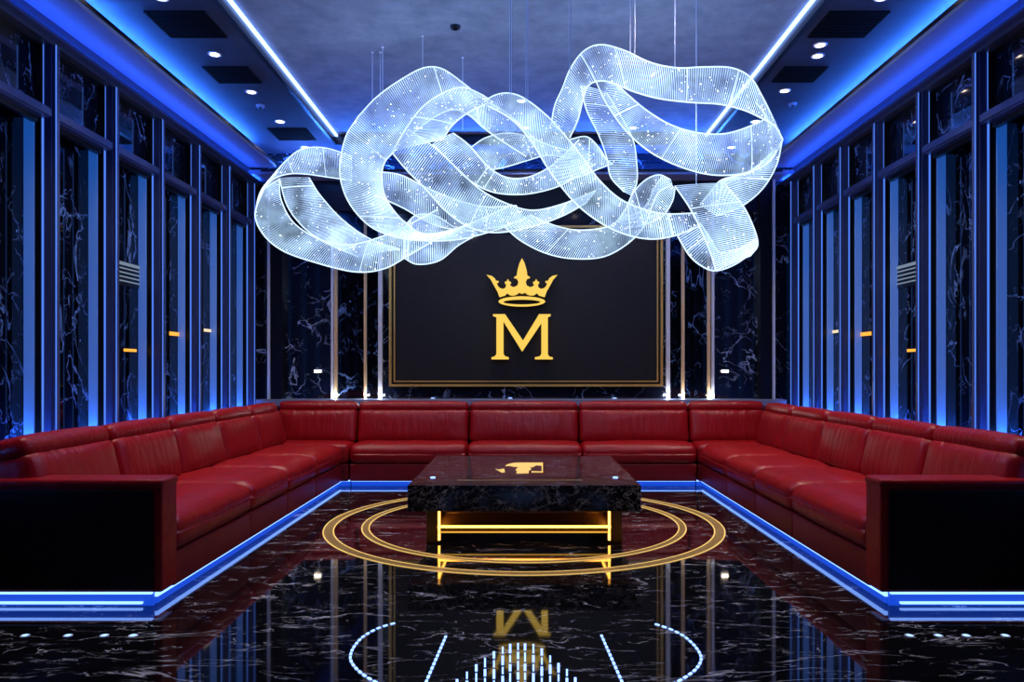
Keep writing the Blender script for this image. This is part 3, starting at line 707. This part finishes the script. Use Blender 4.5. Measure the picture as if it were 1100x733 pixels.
# ------------------------------------------------------------------ the ribbon chandelier
ch = empty('chandelier', (0, 5.6, Z2), label='huge glowing blue-white chandelier of looping fibre-mesh ribbons hung over the table', cat='chandelier')
RB = [  # (edge A pixels, edge B pixels, depths along it, depth offset of edge B)
 # left loop
 ([(378, 168), (350, 159), (325, 160), (308, 172), (292, 190), (280, 206), (275, 222)], [(378, 194), (350, 190), (328, 187), (310, 187), (295, 192), (283, 203), (276, 218)], (6.5, 6.4, 6.2, 5.9, 5.7), .05),
 ([(300, 192), (302, 215), (316, 240), (345, 258), (375, 263), (405, 256), (438, 242), (470, 225)], [(284, 202), (274, 230), (283, 252), (303, 269), (335, 281), (380, 292), (412, 289), (440, 274), (475, 253)], (5.7, 5.55, 5.5, 5.6, 5.9), .08),
 ([(332, 191), (345, 211), (368, 236), (398, 257), (430, 268)], [(300, 192), (309, 222), (328, 246), (352, 262), (385, 276)], (6.3, 6.2, 6.0, 5.9), -.06),
 # big middle-left loop
 ([(385, 125), (405, 104), (430, 86), (455, 73), (475, 74), (497, 89), (520, 107), (545, 122), (575, 150)], [(423, 163), (436, 150), (450, 138), (470, 124), (488, 118), (504, 124), (520, 138), (540, 152), (565, 168)], (5.9, 5.9, 5.8, 5.9, 6.1, 6.2), .06),
 ([(385, 125), (371, 148), (365, 180), (369, 205), (382, 228), (402, 246), (430, 256), (460, 259), (495, 257), (530, 248), (565, 235)], [(423, 163), (413, 175), (410, 190), (412, 206), (420, 222), (434, 238), (455, 251), (485, 247), (515, 236), (550, 220)], (5.9, 5.7, 5.6, 5.6, 5.7, 5.8), .07),
 ([(422, 163), (435, 140), (452, 117), (472, 102), (495, 94), (514, 100), (530, 110)], [(476, 150), (484, 137), (497, 125), (512, 116), (528, 110)], (5.5, 5.5, 5.55, 5.7), .05),
 ([(487, 143), (505, 157), (522, 177), (542, 190), (565, 191), (588, 181), (606, 166), (622, 150)], [(465, 155), (482, 172), (502, 192), (528, 206), (560, 209), (592, 203), (616, 192), (640, 176)], (5.6, 5.5, 5.5, 5.7, 5.9), -.05),
 ([(440, 140), (465, 157), (490, 180), (515, 203), (540, 217), (570, 226), (602, 220), (640, 205)], [(421, 164), (438, 184), (458, 204), (478, 226), (502, 243), (530, 250), (566, 245), (602, 233), (630, 218)], (5.5, 5.45, 5.4, 5.5, 5.7), .05),
 ([(402, 184), (430, 188), (455, 200), (485, 213), (520, 222), (555, 221)], [(406, 211), (434, 224), (462, 240), (492, 247), (525, 246), (560, 238)], (6.1, 6.0, 5.9, 5.9), .04),
 ([(436, 241), (448, 231), (468, 232), (490, 245), (512, 250)], [(432, 276), (448, 284), (472, 280), (492, 264), (513, 252)], (6.0, 6.0, 6.1, 6.2), .03),
 # long front diagonal
 ([(518, 111), (530, 103), (545, 100), (562, 105), (585, 122), (605, 143), (625, 168), (645, 195), (668, 215), (695, 226), (718, 230), (748, 229)], [(524, 114), (540, 122), (556, 134), (572, 154), (588, 180), (604, 202), (622, 222), (646, 240), (672, 252), (700, 257), (726, 253), (752, 243)], (5.6, 5.3, 5.1, 5.0, 4.95, 5.0, 5.1), .06),
 ([(505, 159), (522, 148), (545, 143), (568, 147), (590, 156), (612, 162)], [(526, 183), (545, 179), (565, 173), (588, 167), (612, 170)], (6.2, 6.3, 6.3, 6.2), .03),
 ([(570, 231), (592, 241), (616, 247), (642, 246), (660, 240), (672, 224), (681, 206), (694, 193), (708, 188), (720, 193)], [(541, 243), (560, 259), (586, 272), (615, 278), (648, 276), (674, 262), (692, 243), (700, 222), (708, 206), (722, 199)], (5.7, 5.6, 5.5, 5.5, 5.6, 5.7), .06),
 ([(725, 203), (722, 217), (712, 232), (694, 241), (670, 246)], [(712, 189), (702, 203), (697, 216), (686, 228), (664, 236)], (5.75, 5.9, 6.0, 6.0), -.05),
 ([(612, 150), (630, 147), (643, 158), (652, 172)], [(612, 192), (626, 189), (642, 182), (658, 176)], (6.2, 6.2, 6.1), .04),
 # big upper-right loop
 ([(592, 134), (596, 113), (604, 95), (613, 73), (627, 55), (645, 48), (670, 54), (698, 67), (727, 73), (757, 72), (786, 73), (806, 83), (818, 102), (828, 122), (839, 146)], [(612, 148), (621, 128), (626, 108), (632, 92), (645, 87), (660, 90), (682, 99), (708, 106), (740, 110), (772, 112), (798, 118), (818, 127), (832, 135), (841, 150)], (5.4, 5.2, 5.0, 4.85, 4.8, 4.8, 4.9, 5.1, 5.3), .08),
 ([(662, 90), (676, 103), (694, 118), (718, 133), (746, 142), (776, 144), (802, 137), (822, 126), (812, 110)], [(640, 87), (652, 112), (672, 140), (698, 163), (730, 179), (765, 188), (800, 186), (826, 174), (841, 150)], (5.4, 5.3, 5.1, 5.0, 5.0, 5.15, 5.3), -.06),
 ([(652, 100), (667, 125), (680, 150), (684, 176), (684, 196), (678, 210)], [(624, 92), (630, 118), (644, 147), (652, 170), (656, 190), (670, 206)], (5.7, 5.8, 5.9, 5.9), .06),
 ([(840, 152), (834, 178), (819, 203), (796, 222), (770, 232)], [(806, 186), (790, 189), (774, 194), (764, 205), (752, 220)], (5.3, 5.5, 5.6), -.05),
 ([(725, 200), (740, 222), (752, 245), (762, 268), (769, 290)], [(778, 197), (796, 218), (807, 238), (814, 262), (806, 275)], (5.2, 5.0, 4.9, 4.9), .10),
 ([(728, 254), (740, 274), (754, 286), (769, 291), (790, 284), (812, 268)], [(752, 240), (762, 254), (768, 266), (776, 272), (792, 268), (813, 256)], (5.25, 5.2, 5.0, 4.9), -.05),
]
fl = Vector((0, 0, 0))
rng = random.Random(3)
for ri, (A, B, D, off) in enumerate(RB):
    nA = 120
    a2 = resample([Vector((x, y, 0)) for x, y in A], nA); b2 = resample([Vector((x, y, 0)) for x, y in B], nA)
    dd = resample([Vector((i, d, 0)) for i, d in enumerate(D)], nA)
    ea, eb = [], []
    for i in range(nA):
        u = i/(nA-1)
        dz = dd[i].y
        ea.append(at(a2[i].x, a2[i].y, dz+.5*off*math.cos(u*5))); eb.append(at(b2[i].x, b2[i].y, dz-.5*off*math.cos(u*5)-off))
    L = max(sum((ea[i+1]-ea[i]).length for i in range(nA-1)), sum((eb[i+1]-eb[i]).length for i in range(nA-1)))
    def pos(u, v):      # v across the band, with a slight bow
        t_ = u*(nA-1); i = min(nA-2, int(t_)); q = t_-i
        p = ea[i].lerp(ea[i+1], q); r = eb[i].lerp(eb[i+1], q)
        w = (r-p); bow = .10*w.length*4*v*(1-v)
        return p+w*v+Vector((0, -bow*.6, 0))
    root_r = MB(); nu = 150; nv = 6; vs = [pos(i/nu, j/nv) for i in range(nu+1) for j in range(nv+1)]
    root_r.add(vs, [(i*(nv+1)+j, (i+1)*(nv+1)+j, (i+1)*(nv+1)+j+1, i*(nv+1)+j+1) for i in range(nu) for j in range(nv)])
    rbn = root_r.build('ribbon', M['film'], ch, smooth=True)
    rbn['_o'] = (0, 5.6, Z2)
    nr = int(L/.0175); fb = MB()
    for i in range(nr+1):
        u = i/nr
        pts = [pos(u, j/4) for j in range(5)]
        if (pts[0]-pts[-1]).length < .015: continue
        fb.tube(pts, .0027, 3)
    f_ = fb.build('fibre_strands', M['fibre'], None); f_.parent = rbn
    cd = MB()
    cd.tube([pos(i/nu, 0) for i in range(nu+1)], .005, 5); cd.tube([pos(i/nu, 1) for i in range(nu+1)], .005, 5)
    for q in range(max(1, int(L/.6))):
        u = rng.random(); cd.tube([pos(u, j/4) for j in range(5)], .0035, 4)
    c_ = cd.build('edge_cord', M['cord'], None); c_.parent = rbn
    sk = MB()
    for q in range(int(L*60)):
        p = pos(rng.random(), rng.random()); s_ = rng.choice((.002, .0025, .003, .003, .005))
        sk.add([p+Vector(o)*s_ for o in ((1, 0, 0), (-1, 0, 0), (0, 1, 0), (0, -1, 0), (0, 0, 1), (0, 0, -1))],
               [(0, 2, 4), (2, 1, 4), (1, 3, 4), (3, 0, 4), (2, 0, 5), (1, 2, 5), (3, 1, 5), (0, 3, 5)])
    s__ = sk.build('sparkling_beads', M['spark'], None); s__.parent = rbn
    s__['kind'] = 'stuff'
for px, py, Y in ((400, 112, 6.1), (408.5, 106, 6.1), (411, 103, 6.0), (454, 74, 5.8), (497, 140, 6.2), (547.5, 101, 5.12), (549.5, 101, 5.05), (565, 107, 5.08), (567, 108, 5.0), (612.5, 77, 4.95), (677, 57, 4.85), (682, 60, 4.8), (725, 73, 4.8), (748, 198, 5.1)):
    p = at(px, py, Y)
    MB().tube([p, (p.x, p.y, Z2)], .003, 5).cyl((p.x, p.y), .012, Z2-.006, Z2, 12).build('hanging_wire', M['wire'], ch)
# the light the ribbons give, as small lamps strung inside the loops
for px, py, Y, w in ((330, 230, 5.9, 9), (430, 140, 5.7, 12), (520, 215, 5.4, 12), (620, 190, 5.3, 12), (700, 120, 5.1, 12), (790, 150, 5.2, 10), (770, 240, 5.1, 8), (610, 245, 5.3, 8)):
    l = bpy.data.lights.new('ribbon_glow', 'POINT'); l.energy = w; l.energy *= .8; l.color = (.42, .58, 1); l.shadow_soft_size = .12
    o = bpy.data.objects.new('ribbon_glow', l); COL.objects.link(o); o.parent = ch; o.location = at(px, py, Y)-Vector((0, 5.6, Z2))

for o in list(bpy.data.objects):
    if '_o' in o: del o['_o']

# ------------------------------------------------------------------ world, camera
w = bpy.data.worlds.new('night'); C.world = w; w.use_nodes = True
w.node_tree.nodes['Background'].inputs[0].default_value = (.01, .02, .06, 1)
w.node_tree.nodes['Background'].inputs[1].default_value = .2
cam = bpy.data.cameras.new('camera'); co = bpy.data.objects.new('camera', cam); COL.objects.link(co)
co.location = (0, 0, EYE); co.rotation_euler = (PI/2, 0, 0)
cam.sensor_width = 36; cam.lens = F/1100*36; cam.shift_x = -(CX-550)/1100; cam.shift_y = (CY-366.5)/1100
cam.clip_start = .05
C.camera = co
vs_ = C.view_settings; vs_.view_transform = 'Standard'; vs_.look = 'None'; vs_.gamma = 1; vs_.use_curve_mapping = False; vs_.exposure = 0
